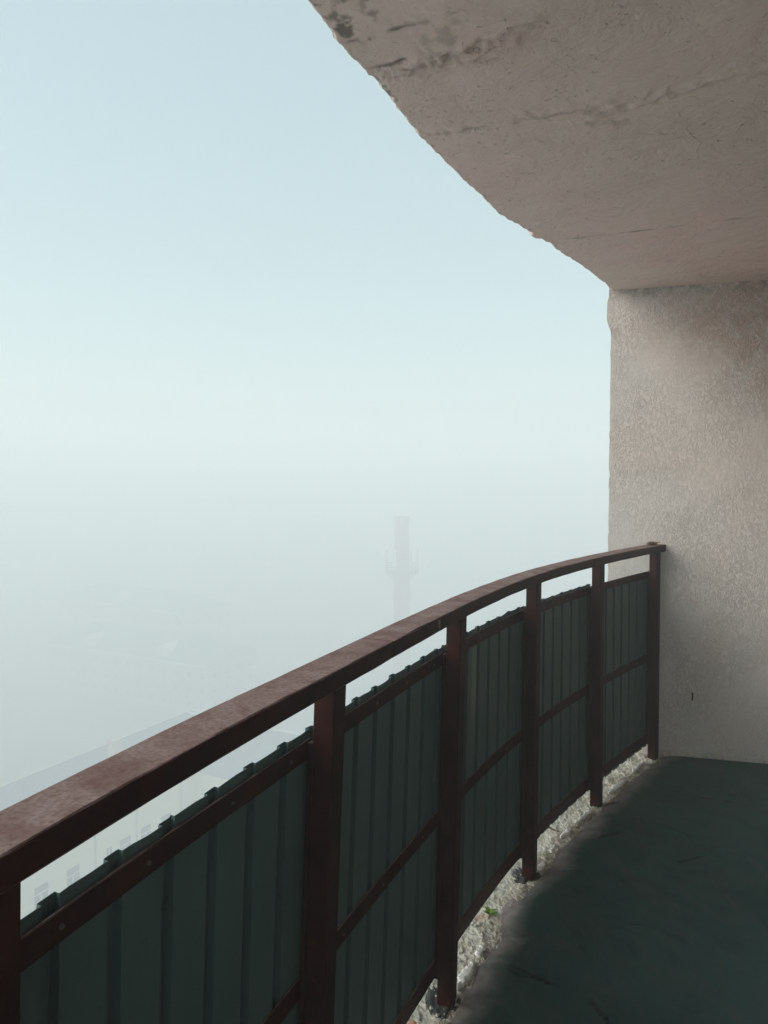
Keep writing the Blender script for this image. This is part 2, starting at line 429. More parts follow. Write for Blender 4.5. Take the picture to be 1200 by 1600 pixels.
# a weathered scratch and paint blister on the handrail's inner side
def chip(t, z, w_, h_, mat, seed):
    random.seed(seed); V = []; c = 9
    ctr = rp(t, -ROFF-.0012, z); u, v = rt(t)
    ring = []
    for k in range(c):
        a = 2*math.pi*k/c; r_ = random.uniform(.7, 1.15)
        ring.append((w_*r_*math.cos(a), h_*r_*math.sin(a)))
    V = [(ctr[0]+u[0]*a, ctr[1]+u[1]*a, z+b) for a, b in ring]
    V += [(ctr[0]+u[0]*a*1.1+v[0]*.0016, ctr[1]+u[1]*a*1.1+v[1]*.0016, z+b*1.1) for a, b in ring]
    F = [tuple(range(c))] + [(k, c+k, c+(k+1) % c, (k+1) % c) for k in range(c)]
    return V, F
CHIP = m_flat('bare_primer_patch', (.22, .16, .11), (.32, .24, .17), 200, .8, .2)
m = MB()
for a in [(4.67, ZR_B+.024, .006, .007, CHIP, 3), (4.672, ZR_B+.015, .004, .006, CHIP, 4)]: m.add(*chip(*a))
mesh('paint_chip', m.vf, CHIP, railing, RL)

# ------------------------------------------------------------------ walls and slabs
WA = -.2466; wu = (math.cos(WA), math.sin(WA)); wn = (-wu[1], wu[0])      # along the wall; wn = away from the camera
WP = (1.2240, 3.8810)                                                    # its outer edge
CZ = 2.508
def wq(a, b, z=0): return (WP[0]+wu[0]*a+wn[0]*b, WP[1]+wu[1]*a+wn[1]*b, z)
BACK = 2.25      # distance from the outer edge to the house wall
# partition wall: a fine sheet towards the balcony so that its outer arris is uneven
def wall_mesh():
    V = []; F = []; S = []; G = []
    nx_, nz_ = 76, 84
    for j in range(nz_+1):
        z = -.06+(CZ+.03-(-.06))*j/nz_
        for i in range(nx_+1):
            a = BACK*i/nx_
            e = 0
            if i == 0:
                e = .004*nz(z*9, 3, 0, 1, 4)+.004*nz(z*40, 9, 0, 1, 3)
                e += -.012*sm(2.28, 2.31, z) - .010*sm(2.31, 2.36, z)*(1-sm(2.4, 2.5, z))
                e += .012*sm(2.28, 1.7, z) if False else 0
            b = .004*nz(a*2, z*2, 0, 1, 3)
            q = wq(a+e, b-.0, z); V.append(q)
            s = math.exp(-((a-1.1)/.38)**2)*sm(.9, 2.1, z)+.55*sm(.25, 1.0, a)*sm(1.7, 2.4, z)
            s += .5*math.exp(-((a-.5)/.4)**2-((z-2.3)/.2)**2)
            S.append(min(1, s*1.1))
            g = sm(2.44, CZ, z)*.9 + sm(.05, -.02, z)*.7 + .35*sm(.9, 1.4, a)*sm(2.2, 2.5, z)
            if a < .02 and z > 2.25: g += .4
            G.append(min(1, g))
    w_ = nx_+1
    for j in range(nz_):
        for i in range(nx_): F.append((j*w_+i, j*w_+i+1, (j+1)*w_+i+1, (j+1)*w_+i))
    # thickness 0.16
    n0 = len(V)
    for j in range(nz_+1):
        q = V[j*w_]; V.append((q[0]+wn[0]*.16+wu[0]*.09, q[1]+wn[1]*.16+wu[1]*.09, q[2])); S.append(0); G.append(0)
    n2 = len(V)
    for j in range(nz_+1): V.append(V[j*w_]); S.append(0); G.append(.2)
    for j in range(nz_): F.append((n2+j, n2+j+1, n0+j+1, n0+j))
    n1 = len(V)
    for q in (wq(BACK, .16, -.06), wq(BACK, .16, CZ)): V.append(q); S.append(0); G.append(0)
    F.append((n0+0, n0+nz_, n1+1, n1))
    F.append((n0, n1, w_-1, 0)); F.append((nz_*w_, nz_*w_+w_-1, n1+1, n0+nz_))
    return V, F, S, G
V, F, S_, G_ = wall_mesh()
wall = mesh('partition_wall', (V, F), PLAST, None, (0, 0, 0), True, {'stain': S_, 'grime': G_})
me = wall.data
me.polygons.foreach_set('use_smooth', [i < 76*84 for i in range(len(me.polygons))])
tag(wall, 'grey-beige scratched plaster wall with brown stains closing the end of the balcony', 'wall')
hook = None
mk = MB()
for q in [(.60, .63, .010, .045)]:
    pass
# small dark gouge in the plaster
gouge_c = wq(.44, -.0045, .33)
def blob_disc(c, u, wd, ht, th, seed, n=12):
    random.seed(seed); V = [c]; 
    for k in range(n):
        a = 2*math.pi*k/n; r_ = random.uniform(.6, 1.1)
        V.append((c[0]+u[0]*wd*r_*math.cos(a)-wn[0]*0, c[1]+u[1]*wd*r_*math.cos(a), c[2]+ht*r_*math.sin(a)))
    return V, [(0, 1+k, 1+(k+1) % n) for k in range(n)]
V, F = blob_disc(gouge_c, wu, .006, .024, 0, 5)
mesh('gouge', (V, F), GROUT, wall)

# edge of the slab overhead (plan points found under the photo's jagged outline) and of the floor
EDGE = [(-.86, -2.3), (-.83, -1.5), (-.80, -.8), (-.73, -.1), (-.62, .42), (-.44, 1.0), (-.172, 1.5756), (-.1065, 1.737), (0, 1.956), (.0948, 2.155), (.2108, 2.390), (.4474, 2.811), (.6888, 3.112), (1.0, 3.54), (1.226, 3.885), (1.40, 4.2)]
def edge_at(b, pts):
    "distance along the wall direction where the row at offset b meets the edge"
    for p0, p1 in zip(pts[:-1], pts[1:]):
        d0 = (p0[0]-WP[0])*wn[0]+(p0[1]-WP[1])*wn[1]; d1 = (p1[0]-WP[0])*wn[0]+(p1[1]-WP[1])*wn[1]
        if (d0-b)*(d1-b) <= 0 and d0 != d1:
            k = (b-d0)/(d1-d0); x = p0[0]+(p1[0]-p0[0])*k; y = p0[1]+(p1[1]-p0[1])*k
            return (x-WP[0])*wu[0]+(y-WP[1])*wu[1]
    return 0
# formwork joints of the ceiling: (distance in front of the wall, roughness, darkness, start, end)
def joint_lines():
    f, pit = 1113.5, -.04
    def bp(x, y):
        u, v = x-600, y-800; cp, sp = math.cos(pit), math.sin(pit)
        Y = cp+sp*v/f; Z = sp-cp*v/f
        k = (CZ-CAM_Z)/Z; X = u/f*k; Y = Y*k
        return ((X-WP[0])*wu[0]+(Y-WP[1])*wu[1], (X-WP[0])*wn[0]+(Y-WP[1])*wn[1])
    L = []
    #  image points of the visible joints, back on the soffit plane
    for (a, b, rough, dark) in [((535, 68), (722, 17), .0015, 1.0), ((575, 108), (640, 92), .0015, .8), ((640, 112), (830, 38), .008, .25),
                                ((600, 118), (760, 80), .006, .12), ((660, 212), (1000, 158), .005, .35), ((1000, 158), (1200, 105), .006, .15),
                                ((850, 378), (1200, 336), .0012, .55), ((705, 90), (800, 66), .006, .3)]:
        L.append((bp(*a), bp(*b), rough, dark))
    blobs = [(bp(545, 48), .04, .75), (bp(530, 18), .04, .6), (bp(560, 12), .03, .45), (bp(930, 182), .03, .25), (bp(690, 60), .05, .25), (bp(950, 180), .06, .18)]
    return L, blobs
JL, JB = joint_lines()
def segd(p, a, b):
    ax, ay = a; bx, by = b; dx, dy = bx-ax, by-ay; t = ((p[0]-ax)*dx+(p[1]-ay)*dy)/(dx*dx+dy*dy); tc = min(1, max(0, t))
    return math.hypot(p[0]-ax-dx*tc, p[1]-ay-dy*tc), tc
def slab(name, z, sign, thick, edge, rows, cols, bmin, bmax, amax, jag, hf, mat, attrs):
    V = []; F = []; A = {k: [] for k in attrs}
    for j in range(rows+1):
        b = bmin+(bmax-bmin)*j/rows
        a0 = edge_at(b, edge)
        x, y, _ = wq(a0, b)
        a0 += jag(x, y)
        for i in range(cols+1):
            k = (i/cols)**1.6; a = a0+(amax-a0)*k
            q = wq(a, b); h, at = hf(q[0], q[1], a, b, a-a0)
            V.append((q[0], q[1], z+h))
            for n_ in attrs: A[n_].append(at[n_])
    w_ = cols+1
    for j in range(rows):
        for i in range(cols):
            f = (j*w_+i, j*w_+i+1, (j+1)*w_+i+1, (j+1)*w_+i); F.append(f if sign > 0 else f[::-1])
    n0 = len(V)
    for j in range(rows+1):
        q = V[j*w_]; V.append((q[0], q[1], z-sign*thick))
        for n_ in attrs: A[n_].append(0)
    n2 = len(V)
    for j in range(rows+1):
        V.append(V[j*w_])
        for n_ in attrs: A[n_].append(0)
    for j in range(rows):
        f = (n2+j, n2+j+1, n0+j+1, n0+j); F.append(f if sign > 0 else f[::-1])
    n1 = len(V)
    for b in (bmin, bmax):
        q = wq(amax, b); V.append((q[0], q[1], z-sign*thick))
        for n_ in attrs: A[n_].append(0)
    f = tuple([n0+j for j in range(rows+1)]+[n1+1, n1]); F.append(f if sign > 0 else f[::-1])
    return mesh(name, (V, F), mat, None, (0, 0, 0), True, A)
def ceil_jag(x, y):
    e = .009*nz(x*6, y*6, 2, 1, 4) + .008*nz(x*26, y*26, 5, 1, 5)+.012*max(0, nz(x*80, y*80, 1, 1, 3)-.1)*sm(-.1, .5, nz(x*5, y*5, 9, 1, 2))
    if .60 < x < .70: e -= .020*sm(.60, .64, x)*(1-sm(.655, .66, x))
    return e
def ceil_h(x, y, a, b, d):
    h = .003*nz(x*1.5, y*1.5, 0, 1, 3); dark = 0
    for p0, p1, r_, dk in JL:
        dd, tc = segd((a, b), p0, p1)
        wob = dd+.003*nz(x*12, y*12, 7, 1, 3)
        fade = sm(0, .12, tc)*(1-sm(.85, 1, tc)) if r_ < .01 else 1
        if dd < .09:
            h -= r_*(.4+1.5*nz(x*34, y*34, 3, 1, 6))*math.exp(-(dd/.035)**2)
            dark = max(dark, dk*math.exp(-(wob/.006)**2)*max(0, min(1, .35+1.9*nz(x*9, y*9, 9, 1, 3)))*fade)
    for c, r_, dk in JB:
        dd = math.hypot(a-c[0], b-c[1])
        if dd < r_*2.2: dark = max(dark, dk*sm(.05, .45, nz(x*24, y*24, 11, 1, 5)+.55-dd/r_*.5))
    if d < .03: h += .006*max(0, nz(x*50, y*50, 0, 1, 3))*(1-d/.03)+.012*(1-sm(0, .012, d))
    if d < .02: dark = max(dark, .5*sm(.1, .5, nz(x*40, y*40, 2, 1, 3)))
    return h, {'dark': dark}
ceiling = slab('ceiling', CZ, -1, .2, EDGE, 1100, 230, -6.35, .15, BACK, ceil_jag, ceil_h, CEIL, ['dark'])
tag(ceiling, kind='structure')

# floor slab: the paint and screed stop at the posts, broken concrete beyond
FE = [(rp(t/4, -.004, 0)[0], rp(t/4, -.004, 0)[1]) for t in range(0, 33)]
FE = [(-.60, -2.4)] + FE + [(1.62, 3.95), (1.75, 4.1)]
def floor_jag(x, y):
    e = .018*nz(x*7, y*7, 2, 1, 4) + .007*nz(x*30, y*30, 5, 1, 3)
    # screed spilling outwards beside two of the posts
    for (px, py, r_, k) in ((.46, 2.45, .13, .05), (.08, 1.80, .10, .05), (1.45, 3.72, .1, .01)):
        e -= k*math.exp(-((x-px)**2+(y-py)**2)/r_**2)
    return e
def floor_h(x, y, a, b, d):
    h = .004*nz(x*2, y*2, 0, 1, 3)
    # a shallow rounded shoulder that rises to the painted part
    h += -.010*(1-sm(0, .10, d)) + .003*nz(x*14, y*14, 1, 1, 3)*(1-sm(.05, .25, d))
    h -= .016*(1-sm(0, .010, d))
    ck = 0
    for (x0, y0, x1, y1, s_) in CRACKS:
        if abs(x-x0) < .7 and abs(y-y0) < .7:
            dd, tc = segd((x, y), (x0, y0), (x1, y1)); dd = abs(dd+.02*nz(x*7, y*7, s_, 1, 4))
            c_ = math.exp(-(dd/.0035)**2)*sm(0, .1, tc)*(1-sm(.8, 1, tc)); ck = max(ck, c_)
    h -= .003*ck
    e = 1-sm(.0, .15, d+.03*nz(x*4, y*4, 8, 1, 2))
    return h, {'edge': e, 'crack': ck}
CRACKS = [(.52, 2.02, .36, 2.12, 1), (.62, 1.86, .58, 2.0, 2), (.95, 2.3, .80, 2.33, 3), (1.25, 2.75, 1.12, 2.7, 4), (1.0, 2.95, .82, 2.88, 5), (.9, 1.75, 1.3, 1.8, 6), (1.45, 3.3, 1.7, 3.2, 7)]
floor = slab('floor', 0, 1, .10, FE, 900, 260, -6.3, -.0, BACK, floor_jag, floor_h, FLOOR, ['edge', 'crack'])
tag(floor, kind='structure')
# broken concrete lip outside the posts
def lip():
    V = []; F = []; n = 1500; m = 52
    for i in range(n+1):
        t = 0+8.18*i/n
        for j in range(m+1):
            o = -.06+.255*j/m
            q = rp(t, o, 0); x, y = q[0], q[1]
            h = -.014+.009*nz(x*9, y*9, 0, 1, 4)+.005*abs(nz(x*24, y*24, 5, 1, 6))+.004*nz(x*80, y*80, 1, 1, 4)
            h += .007*sm(.5, .62, nz(x*11, y*11, 20, 1, 5)+.4)
            h += .010*sm(.05, .13, o)*sm(5, 7, t)
            h -= .05*sm(.165, .195, o+.02*nz(x*8, y*8, 3, 1, 4))
            h -= .03*(1-sm(-.05, -.012, o))
            V.append((x, y, h))
    w_ = m+1
    for i in range(n):
        for j in range(m): F.append((i*w_+j, (i+1)*w_+j, (i+1)*w_+j+1, i*w_+j+1))
    n0 = len(V)
    for i in range(n+1):
        q = V[i*w_+m]; V.append((q[0], q[1], -.24)); q = V[i*w_]; V.append((q[0], q[1], -.24))
    for i in range(n):
        F.append((i*w_+m, (i+1)*w_+m, n0+2*(i+1), n0+2*i)); F.append((n0+2*i, n0+2*i+2, n0+2*i+3, n0+2*i+1))
    return V, F
lp = mesh('slab_edge', lip(), RUB, None); tag(lp, kind='structure')

# ------------------------------------------------------------------ small things along the slab edge
def lump(L, W, H, seed, nu=56, nv=16):
    V = []; F = []
    for i in range(nu+1):
        a = math.pi*i/nu
        for j in range(nv):
            b = 2*math.pi*j/nv
            x, y, z = math.cos(a), math.sin(a)*math.cos(b), math.sin(a)*math.sin(b)
            # squared-off
            x = math.copysign(abs(x)**.7, x)
            z = math.copysign(min(abs(z), .55), z)
            k = 1+.55*nz(x*2.2*L/.03+seed, y*1.3, z*1.3, 1, 5)+.2*nz(x*9+seed, y*5, z*5, 1, 3)
            k = max(.35, k)
            V.append((x*L*(.9+.1*k), y*W*k*(1+.3*math.sin(seed+x*3)), z*H*k))
    for i in range(nu):
        for j in range(nv): F.append((i*nv+j, i*nv+(j+1) % nv, (i+1)*nv+(j+1) % nv, (i+1)*nv+j))
    return V, F
flakes = [(5.155, .010, .066, .012, .010, 1, 'thick white mortar crust just past the foot of the nearest full-height post'),
          (5.325, .010, .026, .011, .010, 1, 'short white mortar lump at the far tip of the thick crust'),
          (6.110, .004, .030, .009, .009, 1, 'small white mortar lump beside the foot of the third post from the wall'),
          (6.320, .016, .030, .009, .009, 1, 'stubby white mortar piece a little past the third post from the wall'),
          (6.530, .022, .052, .010, .010, 1, 'straight white mortar strip midway between the third and second post from the wall'),
          (6.780, .018, .080, .010, .010, 1, 'long white mortar strip ending at the second post from the wall'),
          (7.330, .014, .100, .011, .010, 1, 'white mortar strip just past the second post from the wall'),
          (7.740, .026, .085, .011, .011, 1, 'white mortar ridge nearest the wall, just before the last post')]
for k, (t, o, L_, W_, H_, _, lab) in enumerate(flakes):
    c = rp(t, o, -.002); u, v = rt(t)
    me_ = lump(L_, W_, H_, k*3.3+1)
    ob = mesh('mortar_lump', me_, WHITE, None, (0, 0, 0), True)
    ob.location = c; ob.rotation_euler.z = math.atan2(u[1], u[0])+random.uniform(-.08, .08)
    tag(ob, lab, 'mortar', 'white mortar pieces along the slab edge')
# dark grout collars round two post feet
for t, lab in ((5, 'dark lumpy grout heaped round the foot of the nearest standing post'), (6, 'grey grout collar under the foot of the third post from the wall')):
    c = rp(t, .03, -.016)
    ob = mesh('grout_collar', lump(.055, .052, .018, t*1.7), GROUT, None, (0, 0, 0), True); ob.location = c
    tag(ob, lab, 'grout')
# stones and crumbs: one mass
def crumbs():
    m = MB(); random.seed(11)
    for k in range(900):
        t = random.uniform(3.5, 8.1); o = random.uniform(-.0, .17); c = rp(t, o, 0); s = random.choice([.0015, .002, .003, .004, .006])*random.uniform(.7, 1.5)
        zb = -.006+s*.3
        a = random.uniform(0, 6.28); V = []
        for (x, y, z) in ((1, 0, 0), (-1, 0, 0), (0, 1, 0), (0, -1, 0), (0, 0, 1), (0, 0, -1)):
            x *= s*random.uniform(.6, 1.3); y *= s*random.uniform(.5, 1.1); z *= s*random.uniform(.4, .8)
            V.append((c[0]+x*math.cos(a)-y*math.sin(a), c[1]+x*math.sin(a)+y*math.cos(a), zb+z))
        m.add(V, [(0, 2, 4), (2, 1, 4), (1, 3, 4), (3, 0, 4), (2, 0, 5), (1, 2, 5), (3, 1, 5), (0, 3, 5)])
    return m.vf
cr = mesh('crumbs', crumbs(), RUB); tag(cr, 'crumbs of broken concrete scattered on the slab edge', 'crumbs', kind='stuff')
# terracotta shard by the near post
c = rp(4.78, .065, .002)
sh = mesh('tile_shard', lump(.045, .022, .006, 9.1), TILE); sh.location = c; sh.rotation_euler.z = 1.2
tag(sh, 'orange-brown tile shard lying on the slab edge beside the nearest post foot', 'shard')
# green weed
def weed():
    m = MB(); random.seed(4)
    for k in range(16):
        a = random.uniform(0, 6.28); L = random.uniform(.016, .034); w_ = random.uniform(.004, .007); up_ = random.uniform(.3, 1.1)
        d = (math.cos(a), math.sin(a)); pr = (-d[1], d[0]); V = []
        for s, ww in ((0, .3), (.35, 1), (.7, .9), (1, .05)):
            r_ = L*s*math.cos(up_*(1-s*.5)); z = L*s*math.sin(up_)*(1-.35*s)
            for sg in (-1, 1): V.append((d[0]*r_+pr[0]*w_*ww*sg, d[1]*r_+pr[1]*w_*ww*sg, z-.002*(1 if sg else 0)))
        m.add(V, [(0, 1, 3, 2), (2, 3, 5, 4), (4, 5, 7, 6)])
    return m.vf
wd = mesh('weed', weed(), MOSS); wd.location = rp(5.60, .055, -.004)
tag(wd, 'small bright green weed sprouting from the broken slab edge', 'weed')
# twigs
for (t, o, rz, L_, lab) in ((7.05, -.045, .5, .05, 'short dark twig lying on the floor past the second post from the wall'),
                            (6.52, .095, 2.3, .05, 'reddish-brown twig on the concrete rubble between the far posts')):
    m = MB(); pts = [(-L_, 0, 0), (-L_*.4, .006, .002), (L_*.2, -.004, .003), (L_, .004, .001)]
    m.tube(pts, [.0022, .003, .0026, .0012]); m.tube([(0, 0, .003), (.012, .018, .004)], .0014)
    tw = mesh('twig', m.vf, TWIG); c = rp(t, o, 0); tw.location = (c[0], c[1], .003); tw.rotation_euler.z = rz
    tag(tw, lab, 'twig')
# nest-like debris on the end of the handrail
def debris(mat_, n, seed, rad, lo, hi):
    m = MB(); random.seed(seed)
    for k in range(n):
        a = random.uniform(0, 6.28); el = random.uniform(-.2, .5); L = random.uniform(lo, hi)
        c = Vector((random.uniform(-1, 1)*rad*2.2, random.uniform(-1, 1)*rad, random.uniform(.002, .012)))
        d = Vector((math.cos(a)*math.cos(el), math.sin(a)*math.cos(el), math.sin(el)))
        p0 = c-d*L/2; p2 = c+d*L/2; p0.z = max(p0.z, .0018); p2.z = max(p2.z, .0018)
        m.tube([p0, c+Vector((random.uniform(-.004, .004), random.uniform(-.004, .004), .003)), p2], random.uniform(.0007, .0016), 5)
    return m.vf
c = rp(7.95, .022, ZR)
u, v = rt(7.95)
nest = mesh('dry_debris', debris(TWIG, 38, 6, .014, .02, .045), TWIG)
nest.location = (c[0], c[1], ZR+.0005); nest.rotation_euler.z = math.atan2(u[1], u[0])
tag(nest, 'clump of dry twigs and straw lying on the wall end of the handrail', 'debris')
mesh('straw', debris(STRAW, 9, 8, .016, .03, .055), STRAW, nest)
mesh('crust', lump(.030, .014, .007, 2.2), GROUT, nest)
# steel bracket end fixed in the wall, end of the handrail
br = MB(); c = rp(8.08, .02, ZR-.02); u, v = rt(8.08)
br.obox(c, u, v, -.002, .05, -.022, .026, ZR-.034, ZR-.006)
mesh('wall_bracket', br.vf, STEEL, railing, RL)

# ------------------------------------------------------------------ the house the balcony belongs to (beside and behind the camera)
hm = MB()
hm.obox(WP, wu, wn, BACK, BACK+.3, -6.5, .16, -.3, CZ)
house = empty('apartment_tower', wq(BACK+3, -3, GROUND), 'plastered tower block wall behind the balcony, beside the viewer', 'building')
mesh('balcony_wall', hm.vf, m_flat('brown_brick_house_wall', (.34, .28, .23), (.42, .35, .29), 6, .9, .1, .004, 30), house, house.location)
hm = MB(); hm.obox(WP, wu, wn, BACK+.303, BACK+9, -9, 6, GROUND, 15.0)
mesh('tower_body', hm.vf, PLAST, house, house.location)

# ------------------------------------------------------------------ the city below in the fog
g = MB(); g.add([(-900, -900, GROUND), (900, -900, GROUND), (900, 900, GROUND), (-900, 900, GROUND)], [(0, 1, 2, 3)])
tag(mesh('ground', g.vf, GRND), kind='structure')
fu = (math.sin(R(27.3)), math.cos(R(27.3))); fv = (fu[1], -fu[0])          # along the near facade; towards us
F0 = (-29.6, 61.6)
rd = MB(); rd.obox(F0, fu, fv, -120, 200, 9, 18, GROUND-.3, GROUND+.01)
tag(mesh('road', rd.vf, ASPH), kind='structure')

def win_mesh(w_, h_, transom=True):
    fr = MB(); gl = MB(); b = .09
    fr.box(-w_/2, w_/2, -.10, 0, h_-b, h_); fr.box(-w_/2, w_/2, -.10, 0, 0, b)
    fr.box(-w_/2, -w_/2+b, -.10, 0, b, h_-b); fr.box(w_/2-b, w_/2, -.10, 0, b, h_-b)
    if transom:
        fr.box(-w_/2+b, w_/2-b, -.10, 0, h_*.70, h_*.70+b); fr.box(-.045, .045, -.10, 0, b, h_*.70)
    else: fr.box(-.035, .035, -.10, 0, b, h_-b)
    gl.box(-w_/2+.02, w_/2-.02, -.05, -.03, .02, h_-.02)
    fm = bpy.data.meshes.new('window'); fm.from_pydata(fr.V, [], fr.F); fm.materials.append(FRAME)
    gm = bpy.data.meshes.new('pane'); gm.from_pydata(gl.V, [], gl.F); gm.materials.append(GLASS)
    return fm, gm
WBIG, WSM, WSQ = win_mesh(1.55, 2.7), win_mesh(.85, 1.25, False), win_mesh(1.4, 1.6)
def add_win(root, ms, x, y, z, rz):
    f = bpy.data.objects.new('window', ms[0]); f.location = (x, y, z); f.rotation_euler.z = rz; link(f, root)
    p = bpy.data.objects.new('pane', ms[1]); link(p, f)
def facade(m, o, u, n, L, z0, z1, holes, th=.35):
    "outer wall from o along u, length L, outward normal n, rectangular holes (a0,a1,b0,b1); reveals 0.2 deep"
    xs = sorted({0, L}|{h[0] for h in holes}|{h[1] for h in holes}); zs = sorted({z0, z1}|{h[2] for h in holes}|{h[3] for h in holes})
    Pp = lambda a, z, d=0: (o[0]+u[0]*a-n[0]*d, o[1]+u[1]*a-n[1]*d, z)
    for a0, a1 in zip(xs[:-1], xs[1:]):
        for b0, b1 in zip(zs[:-1], zs[1:]):
            am, bm = (a0+a1)/2, (b0+b1)/2
            if any(h[0] < am < h[1] and h[2] < bm < h[3] for h in holes): continue
            m.add([Pp(a0, b0), Pp(a1, b0), Pp(a1, b1), Pp(a0, b1)], [(0, 1, 2, 3)])
    for (a0, a1, b0, b1) in holes:
        d = .22
        m.add([Pp(a0, b0), Pp(a1, b0), Pp(a1, b1), Pp(a0, b1), Pp(a0, b0, d), Pp(a1, b0, d), Pp(a1, b1, d), Pp(a0, b1, d)],
              [(0, 1, 5, 4), (1, 2, 6, 5), (2, 3, 7, 6), (3, 0, 4, 7)])
def shell(m, o, u, v, a0, a1, b0, b1, z0, z1):
    m.obox(o, u, v, a0, a1, b0, b1, z0, z1)

# near L-shaped building
EAVE = CAM_Z-31.8
nb = empty('courtyard_building', (F0[0], F0[1], GROUND), 'cream courtyard building with tall white-framed windows, directly below the near end of the railing', 'building')
off = tuple(nb.location)
wz = CAM_Z-35.0-2.7            # sill of the top row
cols = [(-1.5, 0, 1), (1.7, 3.4, 1), (6.25, 7.1, 0), (7.85, 9.5, 1), (10.55, 12.2, 1), (13.4, 15.05, 1)]
s = -4.7
while s > -36: cols.append((s, s+1.6, 1)); s -= 3.25
A0 = -38.0; LEN = 18.6-A0
holes = []; wins = []
for (a, b, big) in cols:
    for lev in range(4):
        z = wz-lev*3.9
        if z < GROUND+1: continue
        c = (a+b)/2
        if big: holes.append((c-.775-A0, c+.775-A0, z, z+2.7)); wins.append((c, z, WBIG))
        else: holes.append((c-.425-A0, c+.425-A0, z+1.4, z+2.65)); wins.append((c, z+1.4, WSM))
m = MB()
o = (F0[0]+fu[0]*A0, F0[1]+fu[1]*A0)
facade(m, o, fu, fv, LEN, GROUND, EAVE, holes)
# wing towards us: its face looks back at the balcony (-fu)
cn = (F0[0]+fu[0]*18.6, F0[1]+fu[1]*18.6); WL = 15.0
wh = []; ww = []
for a in (2.2, 5.6, 9.0, 12.3):
    for lev in range(4):
        z = wz-lev*3.9; wh.append((a-.775, a+.775, z, z+2.7)); ww.append((a, z, WBIG))
facade(m, cn, fv, (-fu[0], -fu[1]), WL, GROUND, EAVE, wh)
# the remaining sides as plain walls
def quadwall(m, p0, p1, z0, z1): m.add([(*p0, z0), (*p1, z0), (*p1, z1), (*p0, z1)], [(0, 1, 2, 3)])
pt = lambda a, b: (F0[0]+fu[0]*a+fv[0]*b, F0[1]+fu[1]*a+fv[1]*b)
D = 14.0; WW = 13.0
quadwall(m, pt(18.6, WL), pt(18.6+WW, WL), GROUND, EAVE); quadwall(m, pt(18.6+WW, WL), pt(18.6+WW, -D), GROUND, EAVE)
quadwall(m, pt(18.6+WW, -D), pt(A0, -D), GROUND, EAVE); quadwall(m, pt(A0, -D), pt(A0, 0), GROUND, EAVE)
mesh('wall', m.vf, CREAM, nb, off)
rz_u = math.atan2(fu[1], fu[0])
for c, z, ms in wins:
    q = pt(c, -.12); add_win(nb, ms, q[0]-off[0], q[1]-off[1], z-off[2], rz_u)
for a, z, ms in ww:
    q = pt(18.6+.12, a); add_win(nb, ms, q[0]-off[0], q[1]-off[1], z-off[2], math.atan2(fv[1], fv[0]))
# cornice and roof
cm = MB()
cm.obox(F0, fu, fv, A0-.3, 18.25, .004, .35, EAVE-.35, EAVE-.003)
cm.obox(F0, fu, fv, 18.25, 18.596, .004, WL+.3, EAVE-.35, EAVE-.003)
mesh('cornice', cm.vf, CREAM, nb, off)
rm = MB(); RH = 3.6; e = .5
def P3(a, b, z): q = pt(a, b); return (q[0], q[1], z)
# main ridge runs along fu at b=-D/2-... ; wing ridge along fv
rb = -D+.6
ridge_b = -13.8; back_b = -27.6
rm.add([P3(A0-e, e, EAVE), P3(18.6+WW+e, e, EAVE), P3(18.6+WW-6, -D/2, EAVE+RH), P3(A0+6, -D/2, EAVE+RH), P3(A0-e, -D-e, EAVE), P3(18.6+WW+e, -D-e, EAVE)],
       [(0, 1, 2, 3), (5, 4, 3, 2), (4, 0, 3), (1, 5, 2)])
wc = 18.6+WW/2
rm.add([P3(18.6-e, e-.01, EAVE+.004), P3(18.6-e, WL+e, EAVE+.004), P3(wc, WL-5, EAVE+RH-.2), P3(wc, -D/2, EAVE+RH-.2), P3(18.6+WW+e, WL+e, EAVE+.004), P3(18.6+WW+e, e-.01, EAVE+.004)],
       [(0, 1, 2, 3), (1, 4, 2), (4, 5, 3, 2)])
roof = mesh('roof', rm.vf, ROOF, nb, off)
rr = MB(); rr.tube([P3(A0+6, -D/2, EAVE+RH+.05), P3(wc, -D/2, EAVE+RH+.05)], .08); rr.tube([P3(wc, -D/2, EAVE+RH-.1), P3(wc, WL-5, EAVE+RH-.15)], .14)
rr.tube([P3(A0-e, e, EAVE+.05), P3(18.6-e, e, EAVE+.05)], .09)
mesh('flashing', rr.vf, ROOFL, roof, (0, 0, 0) if False else off)
for a in (4.9, 10.05, 16.3):
    pm = MB(); q = pt(a, .12); pm.cyl(q, .08, .08, GROUND, EAVE-.36, 10); mesh('drainpipe', pm.vf, PIPE, nb, off)
for a, b in ((-20, -5), (-3, -9), (12, -5), (24, 4)):
    km = MB(); q = pt(a, b); km.obox(q, fu, fv, -.6, .6, -.4, .4, EAVE+.8, EAVE+RH+1.0); km.obox(q, fu, fv, -.7, .7, -.5, .5, EAVE+RH+1.003, EAVE+RH+1.15)
    mesh('chimney', km.vf, CREAM2, roof, off)

